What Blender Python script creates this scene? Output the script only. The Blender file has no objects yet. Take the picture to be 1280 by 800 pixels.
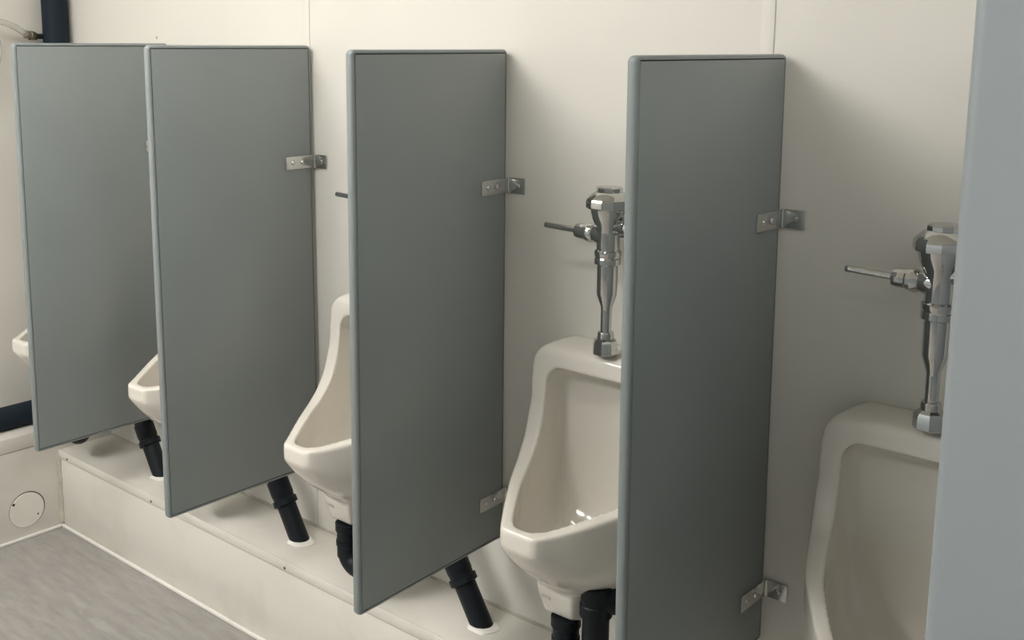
import bpy, bmesh, math, random
from mathutils import Vector, Matrix
random.seed(3)
C = bpy.context.scene.collection
ZO = 0.0946                      # floor level offset: measured heights + ZO = height above the floor
PI = math.pi

# ------------------------------------------------------------------ materials
def srgb(r, g, b):
    f = lambda c: (c/255/12.92) if c/255 <= .04045 else ((c/255+.055)/1.055)**2.4
    return (f(r), f(g), f(b), 1)
def mat(name, col, rough=.5, metal=0, spec=.5, coat=0, emit=None, bump=None, vary=None, trans=0):
    m = bpy.data.materials.new(name); m.use_nodes = True
    nt = m.node_tree; b = nt.nodes['Principled BSDF']
    b.inputs['Base Color'].default_value = col
    b.inputs['Roughness'].default_value = rough
    b.inputs['Metallic'].default_value = metal
    b.inputs['Specular IOR Level'].default_value = spec
    b.inputs['Coat Weight'].default_value = coat
    b.inputs['Transmission Weight'].default_value = trans
    if emit:
        b.inputs['Emission Color'].default_value = emit[0]; b.inputs['Emission Strength'].default_value = emit[1]
    tc = nt.nodes.new('ShaderNodeTexCoord')
    if vary:                                   # (scale, second colour, threshold lo, hi)
        n = nt.nodes.new('ShaderNodeTexNoise'); n.inputs['Scale'].default_value = vary[0]; n.inputs['Detail'].default_value = 5
        nt.links.new(tc.outputs['Object'], n.inputs['Vector'])
        r = nt.nodes.new('ShaderNodeValToRGB')
        r.color_ramp.elements[0].position = vary[2]; r.color_ramp.elements[0].color = col
        r.color_ramp.elements[1].position = vary[3]; r.color_ramp.elements[1].color = vary[1]
        nt.links.new(n.outputs['Fac'], r.inputs['Fac']); nt.links.new(r.outputs['Color'], b.inputs['Base Color'])
    if bump:                                   # (scale, strength, distance)
        n = nt.nodes.new('ShaderNodeTexNoise'); n.inputs['Scale'].default_value = bump[0]; n.inputs['Detail'].default_value = 3
        nt.links.new(tc.outputs['Object'], n.inputs['Vector'])
        bp = nt.nodes.new('ShaderNodeBump'); bp.inputs['Strength'].default_value = bump[1]; bp.inputs['Distance'].default_value = bump[2]
        nt.links.new(n.outputs['Fac'], bp.inputs['Height']); nt.links.new(bp.outputs['Normal'], b.inputs['Normal'])
    return m
WALLC = (.74, .715, .66, 1)
M = {}
M['wall'] = mat('white_wall_panel', WALLC, .38, spec=.4, bump=(60, .06, .002), vary=(2.0, (.71, .685, .63, 1), .45, .75))
M['seam'] = mat('seam_strip', (.73, .705, .65, 1), .4)
M['bench'] = mat('white_bench_board', (.77, .74, .68, 1), .35, vary=(7.0, (.68, .64, .57, 1), .52, .8))
M['groove'] = mat('seam_shadow_gap', (.42, .39, .33, 1), .8)
M['recess'] = mat('dark_recess', (.10, .09, .075, 1), .8)
M['caulk'] = mat('white_caulk', (.86, .84, .79, 1), .5, vary=(40, (.74, .70, .62, 1), .6, .8))
M['oldcaulk'] = mat('yellowed_caulk', (.45, .425, .36, 1), .6, vary=(30, (.56, .53, .45, 1), .4, .7))
M['ceiling'] = mat('ceiling_white', (.78, .76, .70, 1), .7)
M['panel'] = mat('grey_panel_skin', (.245, .272, .270, 1), .36, spec=.5, bump=(420, .12, .0008), vary=(5, (.235, .260, .257, 1), .4, .7))
M['trim'] = mat('grey_panel_edge', (.225, .252, .253, 1), .38, bump=(500, .12, .0006))
M['gap'] = mat('dark_gap', (.03, .035, .033, 1), .8)
M['stall'] = mat('stall_panel_skin', (.30, .335, .355, 1), .4, bump=(420, .1, .0008))
M['china'] = mat('vitreous_china', (.755, .715, .645, 1), .12, spec=.5, coat=.3)
M['mark'] = mat('faded_grey_stamp', (.50, .47, .42, 1), .3)
M['chrome'] = mat('chrome', (.56, .56, .55, 1), .045, metal=1)
M['steel'] = mat('stainless_bracket', (.60, .60, .58, 1), .2, metal=1, bump=(200, .03, .0005))
M['abs'] = mat('black_plastic_pipe', (.007, .010, .014, 1), .45, spec=.25)
M['navy'] = mat('dark_navy_pipe', (.014, .022, .032, 1), .6, spec=.15)
M['brass'] = mat('tarnished_brass', (.20, .17, .11, 1), .35, metal=.8)
M['hose'] = mat('clear_vinyl_hose', (.86, .85, .80, 1), .15, trans=.75)
M['housing'] = mat('lamp_housing', (.8, .8, .78, 1), .5)
def floor_mat():
    m = bpy.data.materials.new('grey_vinyl_planks'); m.use_nodes = True
    nt = m.node_tree; b = nt.nodes['Principled BSDF']; L = nt.links.new
    b.inputs['Roughness'].default_value = .42
    tc = nt.nodes.new('ShaderNodeTexCoord')
    mp = nt.nodes.new('ShaderNodeMapping'); mp.inputs['Scale'].default_value = (3.0, 13, 1)
    L(tc.outputs['Object'], mp.inputs['Vector'])
    n = nt.nodes.new('ShaderNodeTexNoise'); n.inputs['Scale'].default_value = 3.2; n.inputs['Detail'].default_value = 8; n.inputs['Roughness'].default_value = .62
    L(mp.outputs['Vector'], n.inputs['Vector'])
    r = nt.nodes.new('ShaderNodeValToRGB'); e = r.color_ramp.elements
    e[0].position = .30; e[0].color = (.275, .26, .243, 1); e[1].position = .72; e[1].color = (.375, .358, .338, 1)
    L(n.outputs['Fac'], r.inputs['Fac'])
    n2 = nt.nodes.new('ShaderNodeTexNoise'); n2.inputs['Scale'].default_value = 1.0; n2.inputs['Detail'].default_value = 4
    mp2 = nt.nodes.new('ShaderNodeMapping'); mp2.inputs['Scale'].default_value = (5, 16, 1)
    L(tc.outputs['Object'], mp2.inputs['Vector']); L(mp2.outputs['Vector'], n2.inputs['Vector'])
    r2 = nt.nodes.new('ShaderNodeValToRGB'); e = r2.color_ramp.elements
    e[0].position = .62; e[0].color = (0, 0, 0, 1); e[1].position = .74; e[1].color = (1, 1, 1, 1)
    L(n2.outputs['Fac'], r2.inputs['Fac'])
    mx = nt.nodes.new('ShaderNodeMix'); mx.data_type = 'RGBA'; mx.inputs['B'].default_value = (.46, .445, .42, 1)
    sc = nt.nodes.new('ShaderNodeMath'); sc.operation = 'MULTIPLY'; sc.inputs[1].default_value = .6
    L(r2.outputs['Color'], sc.inputs[0]); L(sc.outputs[0], mx.inputs['Factor']); L(r.outputs['Color'], mx.inputs['A'])
    br = nt.nodes.new('ShaderNodeTexBrick'); br.inputs['Scale'].default_value = 1
    br.inputs['Brick Width'].default_value = 1.2; br.inputs['Row Height'].default_value = .18; br.inputs['Mortar Size'].default_value = .0012
    br.inputs['Color1'].default_value = (1, 1, 1, 1); br.inputs['Color2'].default_value = (.97, .97, .97, 1); br.inputs['Mortar'].default_value = (.88, .88, .88, 1)
    mp3 = nt.nodes.new('ShaderNodeMapping'); mp3.inputs['Location'].default_value = (.35, .07, 0)
    L(tc.outputs['Object'], mp3.inputs['Vector']); L(mp3.outputs['Vector'], br.inputs['Vector'])
    ml = nt.nodes.new('ShaderNodeMix'); ml.data_type = 'RGBA'; ml.blend_type = 'MULTIPLY'; ml.inputs['Factor'].default_value = 1
    L(mx.outputs['Result'], ml.inputs['A']); L(br.outputs['Color'], ml.inputs['B']); L(ml.outputs['Result'], b.inputs['Base Color'])
    return m
M['floor'] = floor_mat()

# ------------------------------------------------------------------ mesh helpers
def add_box(bm, x0, x1, y0, y1, z0, z1, bevel=0, seg=2):
    b2 = bmesh.new(); bmesh.ops.create_cube(b2, size=1)
    for v in b2.verts:
        v.co = Vector(((x0+x1)/2+v.co.x*(x1-x0), (y0+y1)/2+v.co.y*(y1-y0), (z0+z1)/2+v.co.z*(z1-z0)))
    if bevel: bmesh.ops.bevel(b2, geom=list(b2.edges), offset=bevel, segments=seg, profile=.5, affect='EDGES', clamp_overlap=True)
    merge(bm, b2)
def merge(bm, b2):
    me = bpy.data.meshes.new('t'); b2.to_mesh(me); bm.from_mesh(me); bpy.data.meshes.remove(me); b2.free()
def frame_for(d):
    d = d.normalized(); up = Vector((0, 0, 1)) if abs(d.z) < .9 else Vector((1, 0, 0))
    u = d.cross(up).normalized(); return u, d.cross(u).normalized()
def add_loft(bm, rings, cap=True):
    R = [[bm.verts.new(p) for p in r] for r in rings]; n = len(R[0])
    for a, b in zip(R, R[1:]):
        for i in range(n): bm.faces.new((a[i], a[(i+1) % n], b[(i+1) % n], b[i]))
    if cap: bm.faces.new(list(reversed(R[0]))); bm.faces.new(R[-1])
def add_lathe(bm, p0, d, prof, seg=32, spin=0):
    """prof: list of (distance along d, radius)"""
    b2 = bmesh.new(); p0 = Vector(p0); d = Vector(d).normalized(); u, v = frame_for(d)
    add_loft(b2, [[p0+d*t+(u*math.cos(spin+2*PI*i/seg)+v*math.sin(spin+2*PI*i/seg))*max(r, 1e-4) for i in range(seg)] for t, r in prof])
    bmesh.ops.recalc_face_normals(b2, faces=b2.faces); merge(bm, b2)
def add_tube(bm, pts, r, seg=20):
    b2 = bmesh.new(); pts = [Vector(p) for p in pts]; rings = []; u = None
    for i, p in enumerate(pts):
        d = (pts[min(i+1, len(pts)-1)]-pts[max(i-1, 0)]).normalized()
        if u is None: u, _ = frame_for(d)
        u = (u-d*u.dot(d)).normalized(); v = d.cross(u)
        rings.append([p+(u*math.cos(2*PI*k/seg)+v*math.sin(2*PI*k/seg))*r for k in range(seg)])
    add_loft(b2, rings); bmesh.ops.recalc_face_normals(b2, faces=b2.faces); merge(bm, b2)
def arc(c, a, b, t0, t1, n=12):
    c, a, b = Vector(c), Vector(a), Vector(b)
    return [c+a*math.cos(t0+(t1-t0)*i/n)+b*math.sin(t0+(t1-t0)*i/n) for i in range(n+1)]
def obj(name, bm, m, parent=None, smooth=35):
    me = bpy.data.meshes.new(name); bm.to_mesh(me); bm.free()
    return objm(name, me, m, parent, smooth)
def objm(name, me, m, parent=None, smooth=35):
    o = bpy.data.objects.new(name, me); C.objects.link(o)
    if m and not me.materials: me.materials.append(m)
    if smooth:
        me.shade_smooth()
        if smooth < 180: me.set_sharp_from_angle(angle=math.radians(smooth))
    if parent: o.parent = parent
    return o
def thing(name, loc, rot=(0, 0, 0)):
    o = bpy.data.objects.new(name, None); o.empty_display_size = .05; C.objects.link(o); o.location = loc; o.rotation_euler = rot; return o
def tag(o, label, cat, group=None):
    o['label'] = label; o['category'] = cat
    if group: o['group'] = group
    return o
def dup(root):
    r = root.copy(); C.objects.link(r)
    for ch in list(root.children):
        c = ch.copy(); C.objects.link(c); c.parent = r
        for g in list(ch.children):
            d = g.copy(); C.objects.link(d); d.parent = c
    return r
def struct(name, m, *boxes, bevel=0, parent=None):
    bm = bmesh.new()
    for b in boxes: add_box(bm, *b, bevel=bevel)
    o = obj(name, bm, m, parent, smooth=35 if bevel else 0)
    if not parent: o['kind'] = 'structure'
    return o

# ------------------------------------------------------------------ the setting
XL, XR, YF, ZC = -1.735, 3.2, -3.3, 2.36
BX, BY, BT = -1.55, -.185, .155+ZO          # ledge front, bench front, bench top
LT = .233+ZO                                # ledge top
struct('floor', M['floor'], (XL-.05, XR+.05, YF-.05, .05, -.05, 0))
struct('ceiling', M['ceiling'], (XL-.05, XR+.05, YF-.05, .05, ZC, ZC+.05))
wall_back = struct('wall_back', M['wall'], (XL-.05, XR+.05, -.005, .05, 0, ZC))
struct('wall_left', M['wall'], (XL-.05, XL, YF-.05, 0, 0, ZC))
struct('wall_right', M['wall'], (XR, XR+.05, YF-.05, 0, 0, ZC))
struct('wall_front', M['stall'], (XL, XR, YF-.05, YF, 0, ZC))
struct('trim_1', M['seam'], (-.566, -.541, -.0070, -.005, BT, ZC), bevel=.0006)
struct('trim_2', M['seam'], (.650, .675, -.0070, -.005, BT, ZC), bevel=.0006)
# pipe bench along the back wall and the taller ledge along the left wall: board, corner moulding, bead of caulk at the floor
bench = o = struct('bench', M['bench'], (BX, XR, BY, 0, 0, BT), bevel=.001)
struct('moulding', M['bench'], (BX, XR, BY-.0018, BY+.004, BT-.026, BT+.0004), bevel=.0006, parent=o)
struct('seam', M['groove'], (BX, XR, BY-.0006, BY+.01, BT-.0278, BT-.0258), parent=o)
o = struct('ledge', M['bench'], (XL, BX, YF, 0, 0, LT), bevel=.001)
struct('moulding', M['bench'], (BX-.004, BX+.0018, YF, 0, LT-.042, LT+.0004), bevel=.0006, parent=o)
struct('seam', M['groove'], (BX-.01, BX+.0006, YF, 0, LT-.0445, LT-.0415), parent=o)
struct('baseboard_back', M['caulk'], (BX, XR, BY-.009, BY, 0, .010), bevel=.003)
struct('baseboard_left', M['caulk'], (BX, BX+.009, YF, BY-.009, 0, .010), bevel=.003)
bm = bmesh.new()
add_tube(bm, [(BX+.002+.0015*math.sin(i*1.3), BY-.002-.001*math.sin(i*2.1), .015+i*.0125) for i in range(18)], .0085, 10)
o = obj('trim_3', bm, M['oldcaulk']); o['kind'] = 'structure'
bm = bmesh.new()
pts = [(BX+.01+i*.03, -.0065-.001*math.sin(i*1.7), BT+.0015) for i in range(158)]
add_tube(bm, pts, .004, 8)
o = obj('trim_4', bm, M['oldcaulk']); o['kind'] = 'structure'
# nail heads in the bench moulding
def nail(x):
    bm = bmesh.new(); add_lathe(bm, (0, 0, 0), (0, -1, 0), [(0, .004), (.0012, .0038), (.002, .0015)], 12)
    o = obj('nail', bm, M['brass']); o.location = (x, BY-.0018, BT-.018); return o
for x in (-1.50, -1.04, -.455): nail(x).parent = bench
bm = bmesh.new(); add_lathe(bm, (0, 0, 0), (0, -1, 0), [(0, .004), (.0012, .0038), (.002, .0015)], 12)
o = obj('nail', bm, M['oldcaulk'], wall_back); o.location = (-1.203, -.005, 1.416+ZO)

# ------------------------------------------------------------------ ceiling lights
def light(x, y, strength, lx, ly, label):
    t = tag(thing('ceiling_light', (x, y, ZC)), label, 'ceiling light', 'ceiling lights')
    bm = bmesh.new(); add_box(bm, -lx/2, lx/2, -ly/2, ly/2, -.045, 0, .006); obj('housing', bm, M['housing'], t)
    bm = bmesh.new(); add_box(bm, -lx/2+.012, lx/2-.012, -ly/2+.012, ly/2-.012, -.062, -.0452, .005)
    m = mat('lit_diffuser', (.8, .8, .78, 1), .5, emit=((1.0, .975, .93, 1), strength)); obj('diffuser', bm, m, t)
    return t
light(-.42, -1.04, 31, 1.22, .16, 'long lit ceiling light over the left urinals')
light(-.85, -2.25, 100, 1.22, .16, 'long lit ceiling light across the room behind the camera, to the left')
light(2.35, -1.50, 50, 1.22, .16, 'long lit ceiling light behind the stall on the right')

# ------------------------------------------------------------------ urinals
def interp(tab, y, k):
    if y <= tab[0][0]: return tab[0][k]
    for a, b in zip(tab, tab[1:]):
        if y <= b[0]:
            f = (y-a[0])/(b[0]-a[0]); f = f
            return a[k]+(b[k]-a[k])*f
    return tab[-1][k]
#        y     hw    ztop   zbot   (heights above the old datum)
OUT = [(-.339, .031, .545, .515), (-.335, .040, .550, .505), (-.325, .049, .551, .490), (-.308, .061, .553, .469), (-.285, .077, .557, .446), (-.262, .092, .562, .427),
       (-.232, .111, .569, .405), (-.200, .130, .576, .385), (-.172, .145, .584, .376), (-.145, .155, .601, .372), (-.125, .162, .620, .372),
       (-.112, .165, .640, .373), (-.101, .168, .665, .374), (-.093, .169, .700, .375), (-.0885, .170, .740, .376), (-.086, .169, .790, .376),
       (-.083, .168, .809, .376), (-.072, .165, .818, .377), (-.040, .157, .824, .380), (-.012, .149, .826, .384), (0, .147, .825, .386)]
def dense(T, n=4):                                # Catmull-Rom through the stations
    out = []
    for i in range(len(T)-1):
        a, b, c, d = T[max(i-1, 0)], T[i], T[i+1], T[min(i+2, len(T)-1)]
        for k in range(n):
            u = k/n; out.append(tuple(.5*(2*b[j]+(c[j]-a[j])*u+(2*a[j]-5*b[j]+4*c[j]-d[j])*u*u+(3*b[j]-a[j]-3*c[j]+d[j])*u**3) for j in range(4)))
    return out+[T[-1]]
def section(y, hw, zt, zb, r=.02):
    tall = zt > .70
    zs = min(zt-.032, .588)                       # below this height the flanks curve in towards the outlet
    zs = max(zs, zb+.006)
    P = []
    n = 10
    hm = hw if not tall else .168
    # right side from bottom centre up to the rim
    for i in range(n+1):
        a = PI/2*i/n; s = math.sin(a); c = math.cos(a)
        P.append((hm*s**.82, zs-(zs-zb)*c**.8 if c > 1e-9 else zs))
    rr = min(r if not tall else .034, hw*.6, (zt-zs)*.9)
    if tall: P.append((hm, .66)); P.append((hm, zt-.09))
    for i in range(7):
        a = PI/2*i/6; P.append((hw-rr+rr*math.cos(a), zt-rr+rr*math.sin(a)))
    if not tall: P[n+1:n+1] = [(hm, zs+(zt-rr-zs)*.33), (hm, zs+(zt-rr-zs)*.66)]
    L = [(-x, z) for x, z in reversed(P) if x > 1e-6]
    full = P+L
    return [Vector((x, y, z)) for x, z in full]
bm = bmesh.new()
add_loft(bm, [section(*s[:4], r=.006 if s[2] < .70 else .034) for s in dense(OUT)])  # sharp rim; the smoothing below rounds it
bmesh.ops.recalc_face_normals(bm, faces=bm.faces)
# outlet horn under the bowl: chamfered, tapering block
def horn_ring(z, hw, yf, yb, ch):
    return [Vector(p) for p in ((-hw, yb, z), (hw, yb, z), (hw, yf+ch*.9, z), (hw-ch*.7, yf, z), (-hw+ch*.7, yf, z), (-hw, yf+ch*.9, z))]
b2 = bmesh.new()
add_loft(b2, [horn_ring(.336, .043, -.205, -.115, .02), horn_ring(.342, .047, -.210, -.10, .022), horn_ring(.385, .058, -.222, -.06, .026), horn_ring(.44, .064, -.225, -.03, .03), horn_ring(.46, .06, -.21, -.03, .03)])
bmesh.ops.recalc_face_normals(b2, faces=b2.faces); merge(bm, b2)
outer = obj('urinal_form', bm, None, smooth=0)
#        y      hw    ztop   zbot
CAV = [(-.3205, .008, .75, .520), (-.316, .022, .75, .496), (-.308, .032, .75, .474), (-.293, .044, .75, .456), (-.262, .064, .75, .442), (-.230, .083, .75, .434),
       (-.200, .100, .75, .430), (-.170, .113, .77, .428), (-.140, .123, .774, .429), (-.105, .130, .776, .436), (-.080, .132, .776, .446),
       (-.060, .130, .771, .468), (-.046, .125, .762, .495), (-.037, .115, .747, .54), (-.034, .100, .72, .60)]
def csec(y, hw, zt, zb):
    P = []
    n = 10; rt = min(.035, hw*.7); zs = zb+min(.11, hw*.9)
    for i in range(n+1):
        a = PI/2*i/n; P.append((hw*math.sin(a)**.75, zs-(zs-zb)*math.cos(a)**.8 if math.cos(a) > 1e-9 else zs))
    for i in range(7):
        a = PI/2*i/6; P.append((hw-rt+rt*math.cos(a), zt-rt+rt*math.sin(a)))
    return [Vector((x, y, z)) for x, z in P]+[Vector((-x, y, z)) for x, z in reversed(P) if x > 1e-6]
bm = bmesh.new(); add_loft(bm, [csec(*s) for s in dense(CAV)]); bmesh.ops.recalc_face_normals(bm, faces=bm.faces)
cav = obj('urinal_hollow', bm, None, smooth=0)
def add_mod(o, t, **k):
    m = o.modifiers.new(t, t)
    for a, b in k.items(): setattr(m, a, b)
add_mod(outer, 'REMESH', mode='VOXEL', voxel_size=.003)
add_mod(outer, 'BOOLEAN', operation='DIFFERENCE', object=cav, solver='EXACT')
add_mod(outer, 'REMESH', mode='VOXEL', voxel_size=.003)
add_mod(outer, 'SMOOTH', factor=.5, iterations=6)
bpy.context.view_layer.update()
dg = bpy.context.evaluated_depsgraph_get()
ume = bpy.data.meshes.new_from_object(outer.evaluated_get(dg)); ume.name = 'urinal_bowl'
for o in (outer, cav):
    me = o.data; bpy.data.objects.remove(o); bpy.data.meshes.remove(me)
# keep the back flush with the wall
for v in ume.vertices:
    if v.co.y > -.0055: v.co.y = -.0055
UX = [-1.458, -.842, -.222, .393, 1.003]
def make_urinal():
    t = thing('urinal', (0, 0, ZO))
    objm('bowl', ume, M['china'], t, smooth=180)
    bm = bmesh.new()                              # faded oblong stamp on the outlet block
    add_box(bm, -.032, -.012, -.2200, -.2150, .371, .380)
    o = obj('stamp', bm, M['mark'], t); o['label'] = 'faded grey oblong stamp'
    bm = bmesh.new()                              # drain strainer in the bowl
    add_lathe(bm, (0, -.16, .4290), (0, 0, 1), [(0, .028), (.003, .027), (.004, .02), (.0045, .002)], 24)
    obj('drain_strainer', bm, M['chrome'], t)
    return t

# ------------------------------------------------------------------ flush valves
def make_valve():
    t = thing('flush_valve', (0, -.075, ZO))
    Z = (0, 0, 1)
    bm = bmesh.new()
    add_lathe(bm, (0, 0, .8255), Z, [(0, .0245), (.002, .0255), (.021, .0245), (.027, .022), (.031, .0165)], 8, .3)
    add_lathe(bm, (0, 0, .850), Z, [(0, .016), (.016, .016), (.019, .0145), (.020, .0115)], 24)
    obj('spud_nut', bm, M['chrome'], t, 25)
    bm = bmesh.new()
    add_lathe(bm, (0, 0, .86), Z, [(0, .0105), (.06, .0105)], 28); obj('outlet_tube', bm, M['chrome'], t)
    bm = bmesh.new()
    add_lathe(bm, (0, 0, .912), Z, [(0, .0107), (.006, .0114), (.028, .0190), (.032, .0197), (.09, .0205)], 16); obj('vacuum_breaker', bm, M['chrome'], t, 30)
    bm = bmesh.new()
    add_lathe(bm, (0, 0, 1.0), Z, [(0, .0225), (.002, .0258), (.012, .0258), (.014, .0245), (.018, .0262), (.026, .0262), (.029, .0225)], 32); obj('tailpiece_nut', bm, M['chrome'], t, 30)
    bm = bmesh.new()                              # body: barrel that swells into the cup under the cover
    add_lathe(bm, (0, 0, 1.02), Z, [(0, .0222), (.042, .0222), (.050, .0235), (.060, .028), (.070, .0325), (.080, .035), (.092, .036)], 32)
    add_lathe(bm, (0, 0, 1.056), (-1, 0, 0), [(0, .0215), (.018, .0205), (.026, .0180), (.03, .0168), (.036, .019), (.042, .019)], 28)
    add_lathe(bm, (0, 0, 1.074), (1, 0, 0), [(0, .016), (.03, .0155), (.036, .018)], 28)
    obj('valve_body', bm, M['chrome'], t, 30)
    bm = bmesh.new()
    add_lathe(bm, (0, 0, 1.107), Z, [(0, .038), (.001, .043), (.003, .0440), (.014, .0440), (.017, .0428), (.024, .037), (.030, .030), (.032, .0265)], 12, .26)
    obj('cover', bm, M['chrome'], t, 22)
    bm = bmesh.new()
    add_lathe(bm, (0, 0, 1.137), Z, [(0, .0245), (.001, .0252), (.009, .0252), (.0115, .023), (.0125, .002)], 10, .2); obj('cap', bm, M['chrome'], t, 22)
    bm = bmesh.new()
    add_lathe(bm, (-.040, 0, 1.056), (-1, 0, .02), [(0, .0155), (.001, .0172), (.009, .0172), (.012, .0155), (.016, .0155), (.024, .0155), (.032, .014), (.034, .010)], 12, .2)
    c = obj('handle_coupling', bm, M['chrome'], t, 25)
    bm = bmesh.new()
    add_lathe(bm, (-.066, 0, 1.0565), (-1, -.02, .035), [(0, .0056), (.076, .0056), (.081, .0058), (.0825, .005), (.083, .003)], 20); obj('handle', bm, M['chrome'], t)
    bm = bmesh.new()                              # control stop: nut, elbow body, bonnet, pipe into the wall flange
    add_lathe(bm, (.032, 0, 1.074), (1, 0, 0), [(0, .0185), (.002, .0195), (.018, .0195), (.020, .017), (.05, .0165)], 16)
    add_lathe(bm, (.093, -.03, 1.074), (0, 1, 0), [(0, .012), (.002, .015), (.008, .021), (.05, .021), (.055, .0135), (.098, .0135)], 28)
    obj('control_stop', bm, M['chrome'], t, 30)
    bm = bmesh.new()
    add_lathe(bm, (.093, .0695, 1.074), (0, -1, 0), [(0, .030), (.003, .029), (.008, .022), (.010, .0138)], 32); obj('wall_flange', bm, M['chrome'], t, 30)
    return t

# ------------------------------------------------------------------ traps and drain pipes
def make_trap():
    t = thing('drain_trap', (0, 0, ZO))
    yb = -.195
    bm = bmesh.new()                              # hub and down leg, U bend, up leg with hub
    add_lathe(bm, (0, yb, .3355), (0, 0, -1), [(0, .0290), (.018, .0290), (.020, .027), (.021, .0255), (.08, .0255)], 28)
    obj('down_pipe', bm, M['abs'], t)
    bm = bmesh.new()
    add_tube(bm, [(0, yb, .31)]+arc((.034, yb, .2725), (-.034, 0, 0), (0, 0, -.034), 0, PI, 16)+[(.068, yb, .31), (.068, yb, .385)], .0255, 24)
    add_lathe(bm, (0, yb, .282), (0, 0, 1), [(0, .0258), (.001, .0275), (.012, .0275), (.013, .0258)], 28)
    obj('u_bend', bm, M['abs'], t)
    bm = bmesh.new()
    add_lathe(bm, (.068, yb, .362), (0, 0, 1), [(0, .026), (.002, .0305), (.024, .0305), (.026, .029), (.060, .029), (.062, .026)], 28)
    a = Vector((.068, yb, .396)); e = Vector((.167, -.088, .384)); d = e-a
    add_lathe(bm, a, d, [(0, .0285), (.045, .0285), (.046, .024), (.05, .0235)], 28)
    obj('elbow', bm, M['abs'], t)
    bot = Vector((.312, -.089, .1565)); dn = (bot-e).normalized()
    bm = bmesh.new(); b2 = bmesh.new(); rings = []; u, v = frame_for(dn)      # lower end cut level with the bench top
    for k in (.006, .02, .05, .10, .15, .20, None):
        ring = []
        for q in range(24):
            w = (u*math.cos(2*PI*q/24)+v*math.sin(2*PI*q/24))*.0245
            p = e+w+dn*(k if k else (e.z+w.z-.1558)/-dn.z); ring.append(p)
        rings.append(ring)
    add_loft(b2, rings); bmesh.ops.recalc_face_normals(b2, faces=b2.faces); merge(bm, b2)
    add_tube(bm, [a+d*.3, a+d*.7, a+d*.9, e+(a-e)*.05+dn*.004, e+dn*.02], .0245, 24)
    obj('tilted_pipe', bm, M['abs'], t)
    bm = bmesh.new(); L = (bot-e).length
    add_lathe(bm, e+dn*(L*.40), dn, [(0, .0250), (.001, .0285), (.040, .0285), (.042, .0272), (.05, .0272), (.051, .0315), (.066, .0315), (.068, .0250)], 24)
    obj('coupling', bm, M['abs'], t)
    bm = bmesh.new()
    rings = []
    for dz, k in ((0, 1.0), (.0015, 1.0), (.005, .82), (.006, .66)):
        rings.append([Vector((bot.x+.006+(.037*k+.0025*math.sin(3*q))*math.cos(q), bot.y+(.034*k+.002*math.sin(5*q))*math.sin(q), .1552+dz)) for q in [2*PI*i/36 for i in range(36)]])
    add_loft(bm, rings); bmesh.ops.recalc_face_normals(bm, faces=bm.faces)
    o = obj('sealant_ring', bm, M['caulk'], t, 60); o['label'] = 'messy ring of white sealant'
    return t

u0, v0, t0 = make_urinal(), make_valve(), make_trap()
WHERE = ['at the far left, only its nose showing past the leftmost panel', 'between the leftmost and second grey panels, mostly hidden', 'between the second and third grey panels', 'between the third and fourth grey panels', 'at the right, between the fourth grey panel and the tall stall']
VW = ['hidden behind the leftmost grey panel', 'hidden behind the second grey panel', 'behind the third grey panel with only its handle tip showing', 'on the urinal between the third and fourth panels', 'on the right urinal beside the tall stall']
TW = ['below the far left urinal, bottom of its bend under the leftmost panel', 'below the second urinal, its tilted pipe passing under the second panel', 'below the middle urinal, its tilted pipe passing under the third panel', 'below the fourth urinal, its bend beside the fourth panel', 'below the right urinal beside the tall stall']
for i, x in enumerate(UX):
    u = u0 if i == 0 else dup(u0); u.location = (x, 0, ZO)
    tag(u, 'white ceramic wall-hung urinal '+WHERE[i], 'urinal', 'urinals along the back wall')
    v = v0 if i == 0 else dup(v0); v.location = (x, -.075, ZO)
    tag(v, 'chrome flush valve '+VW[i], 'flush valve', 'flush valves above the urinals')
    if i < 4:
        t = t0 if i == 0 else dup(t0); t.location = (x+.009+(.006 if i == 1 else 0), 0, ZO)
        tag(t, 'black drain trap '+TW[i], 'drain pipe', 'black traps under the urinals')

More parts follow.
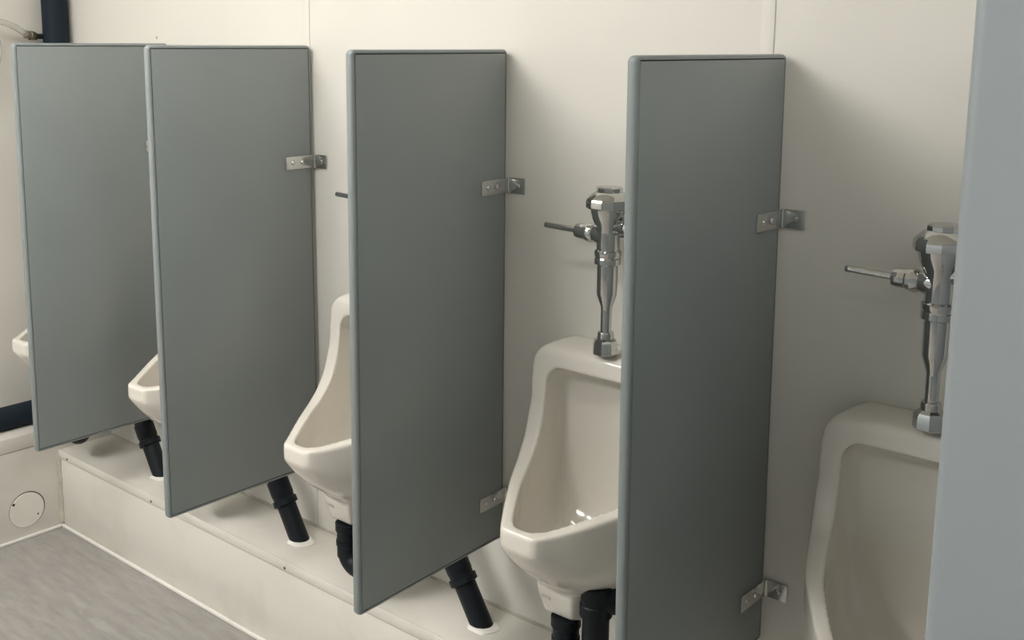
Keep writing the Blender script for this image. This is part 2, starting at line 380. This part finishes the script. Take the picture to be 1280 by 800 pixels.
# ------------------------------------------------------------------ privacy panels
PH, PD, PG, PT = 1.067, .4464, .012, .0185
def make_panel():
    t = thing('privacy_panel', (0, 0, 0))
    y0, y1 = -PG-PD, -PG
    z0, z1 = -PH/2, PH/2
    w, h = .0068, PT/2
    # edge channel: a rounded profile swept round the rectangle with rounded corners
    bm = bmesh.new()
    prof = [(-h, w), (-h, .0055), (-h*.93, .0032), (-h*.72, .0012), (-h*.4, .0002), (0, 0), (h*.4, .0002), (h*.72, .0012), (h*.93, .0032), (h, .0055), (h, w)]
    rc = .010; path = []
    for cy, cz, a0 in ((y1-rc, z1-rc, 0), (y0+rc, z1-rc, PI/2), (y0+rc, z0+rc, PI), (y1-rc, z0+rc, 3*PI/2)):
        for k in range(6):
            a = a0+PI/2*k/5; path.append((cy, cz, math.cos(a), math.sin(a)))
    rings = [[Vector((px, cy+(rc-pd)*ca, cz+(rc-pd)*sa)) for px, pd in prof] for cy, cz, ca, sa in path]
    R = [[bm.verts.new(p) for p in r] for r in rings]; n = len(prof)
    for i in range(len(R)):
        a, b = R[i], R[(i+1) % len(R)]
        for k in range(n): bm.faces.new((a[k], a[(k+1) % n], b[(k+1) % n], b[k]))
    bmesh.ops.recalc_face_normals(bm, faces=bm.faces)
    obj('edge_channel', bm, M['trim'], t, 40)
    g = w+.0018
    bm = bmesh.new(); add_box(bm, -h-.0004, h+.0004, y0+g, y1-g, z0+g, z1-g, .0012); obj('sheet', bm, M['panel'], t)
    bm = bmesh.new(); add_box(bm, -h+.003, h-.003, y0+w-.002, y1-w+.002, z0+w-.002, z1-w+.002); obj('seam', bm, M['gap'], t, 0)
    for pz in (.252, -.433):                      # the two brackets fixing the panel to the wall
        bm = bmesh.new()
        x0 = h+.0004; th = .0022; hh = .0155
        # leg on the sheet, rounded free end
        add_box(bm, x0, x0+th, -.098, -.009, pz-hh, pz+hh, .0007)
        # flange on the wall
        add_box(bm, x0, x0+.044, -.0095, -.0073, pz-hh-.001, pz+hh+.001, .0007)
        # folded lip that stiffens the corner
        add_lathe(bm, (x0+.0035, -.0108, pz-hh-.001), (0, 0, 1), [(0, .0028), (.001, .0034), (2*hh+.001, .0034), (2*hh+.002, .0028)], 14)
        b = obj('wall_bracket', bm, M['steel'], t, 30)
        for sy in (-.076, -.047):
            s = bmesh.new(); add_lathe(s, (x0+th, sy, pz), (1, 0, 0), [(0, .0058), (.0015, .0056), (.0034, .004), (.004, .0012)], 16); obj('screw', s, M['steel'], b)
        s = bmesh.new(); add_lathe(s, (x0+.027, -.0095, pz), (0, -1, 0), [(0, .0058), (.0015, .0056), (.0034, .004), (.004, .0012)], 16); obj('screw', s, M['steel'], b)
    return t
PX = [-1.146, -.535, .083, .701]; YA = [.0126, -.0069, .034, -.0252]; TL = [.0036, -.0087, -.0034, -.0093]; DZ = [.0009, .0012, -.0007, -.0015]
PL = ['grey privacy panel leftmost of the row, its rear half behind the next panel', 'grey privacy panel second from the left, one bracket high on its wall edge', 'grey privacy panel third from the left, right of the middle urinal', 'grey privacy panel fourth from the left, nearest the tall stall']
p0 = make_panel()
for i in range(4):
    p = p0 if i == 0 else dup(p0)
    p.location = (PX[i]-.001+TL[i]*(-PH/2+.5), 0, 1.3995+ZO-PH/2+DZ[i]); p.rotation_euler = (0, TL[i], YA[i])
    tag(p, PL[i], 'privacy panel', 'privacy panels between the urinals')

# ------------------------------------------------------------------ tall stall at the right edge
t = tag(thing('toilet_stall', (1.3155, -1.043, 0)), 'tall pale grey stall partition cut off by the right edge of the photo', 'stall partition')
bm = bmesh.new(); add_box(bm, 0, .62, 0, .026, 0.0, 1.72, .009, 4); o = obj('pilaster', bm, M['stall'], t, 40)
bm = bmesh.new(); add_box(bm, .006, .030, .0265, 1.02, .34, 1.66, .005, 3); obj('side_panel', bm, M['stall'], t, 40)

# ------------------------------------------------------------------ pipes, hose and access cover at the left
bm = bmesh.new(); add_lathe(bm, (0, 0, 0), (0, 0, 1), [(0, .038), (ZC-LT-.0015, .038)], 36)
t = tag(thing('vent_pipe', (-1.690, -.047, LT+.0015)), 'thick dark upright pipe in the far left corner of the room', 'pipe')
obj('pipe', bm, M['navy'], t)
bm = bmesh.new(); add_lathe(bm, (-.01, -.03, 1.415+ZO-LT), (-.1, -1, 0), [(0, .008), (.025, .008), (.026, .011), (.05, .011)], 16); obj('hose_barb', bm, M['abs'], t)
bm = bmesh.new(); add_lathe(bm, (-1.634, -.09, LT+.0358), (0, -1, 0), [(0, .037), (.001, .040), (.04, .040), (.041, .035), (-YF-.094, .035)], 36)
tag(obj('drain_pipe', bm, M['navy']), 'dark pipe lying along the white ledge at the lower left', 'pipe')
t = tag(thing('vinyl_hose', (-1.69, -.135, 1.415+ZO)), 'clear vinyl hose with a brass fitting beside the dark corner pipe', 'hose')
H = [(0, .004, .004), (.01, -.015, .010), (.018, -.032, .018), (.024, -.055, .030), (.028, -.085, .040), (.03, -.12, .045), (.032, -.16, .034), (.034, -.19, 0), (.034, -.2, -.05), (.03, -.185, -.10), (.024, -.155, -.118), (.016, -.12, -.10), (.012, -.102, -.06), (.010, -.100, -.02), (.008, -.115, .02), (.004, -.15, .045), (0, -.2, .05), (-.004, -.26, .03), (-.006, -.33, -.03)]
def smooth_path(P, n=6):
    P = [Vector(p) for p in P]; out = []
    for i in range(len(P)-1):
        a, b, c, d = P[max(i-1, 0)], P[i], P[i+1], P[min(i+2, len(P)-1)]
        for k in range(n):
            s = k/n; out.append(.5*((2*b)+(c-a)*s+(2*a-5*b+4*c-d)*s*s+(3*b-a-3*c+d)*s**3))
    return out+[P[-1]]
bm = bmesh.new(); add_tube(bm, smooth_path(H), .009, 14); obj('hose', bm, M['hose'], t, 180)
bm = bmesh.new()
add_lathe(bm, (.004, -.012, .0075), (-.35, 1, -.12), [(0, .0095), (.002, .0125), (.012, .0125), (.014, .009), (.018, .009), (.020, .0135), (.034, .0135), (.036, .009)], 8); obj('brass_fitting', bm, M['brass'], t, 25)
t = tag(thing('access_cover', (BX, -.297, ZO-.003)), 'round white access cover screwed to the ledge front above the floor', 'access cover')
bm = bmesh.new(); add_lathe(bm, (0, 0, 0), (1, 0, 0), [(0, .0562), (.0008, .0562)], 48); obj('gap_ring', bm, M['recess'], t)
bm = bmesh.new(); add_lathe(bm, (.0008, -.0012, -.0012), (1, 0, 0), [(0, .0540), (.0012, .0540), (.002, .053)], 48); obj('plate', bm, M['bench'], t)
for sy, sz, r in ((-.042, .028, .0045), (.032, -.024, .0028)):
    bm = bmesh.new(); add_lathe(bm, (.0028, sy, sz), (1, 0, 0), [(0, r), (.001, r*.9), (.0015, r*.3)], 14); obj('screw', bm, M['gap'], t)

# ------------------------------------------------------------------ camera and view
f, cx, cy = 1364.0969, 601.5935, 276.2411
cam = bpy.data.cameras.new('camera'); co = bpy.data.objects.new('camera', cam); C.objects.link(co)
yaw, pit, rol = -.7137, -.1645, .0084
fwd = Vector((math.sin(yaw)*math.cos(pit), math.cos(yaw)*math.cos(pit), math.sin(pit)))
right = Vector((math.cos(yaw), -math.sin(yaw), 0)); up = right.cross(fwd)
r2 = right*math.cos(rol)+up*math.sin(rol); u2 = -right*math.sin(rol)+up*math.cos(rol)
co.matrix_world = Matrix(((r2.x, u2.x, -fwd.x, 1.538), (r2.y, u2.y, -fwd.y, -1.7636), (r2.z, u2.z, -fwd.z, 1.4174+ZO), (0, 0, 0, 1)))
cam.sensor_width = 36; cam.sensor_fit = 'HORIZONTAL'; cam.lens = f*36/1280
cam.shift_x = (640-cx)/1280; cam.shift_y = -(400-cy)/1280; cam.clip_start = .02
s = bpy.context.scene; s.camera = co
w = bpy.data.worlds.new('world'); s.world = w; w.use_nodes = True
w.node_tree.nodes['Background'].inputs['Color'].default_value = (.05, .05, .05, 1)
s.view_settings.view_transform = 'Standard'; s.view_settings.look = 'None'; s.view_settings.gamma = 1; s.view_settings.use_curve_mapping = False
s.view_settings.exposure = 0.0
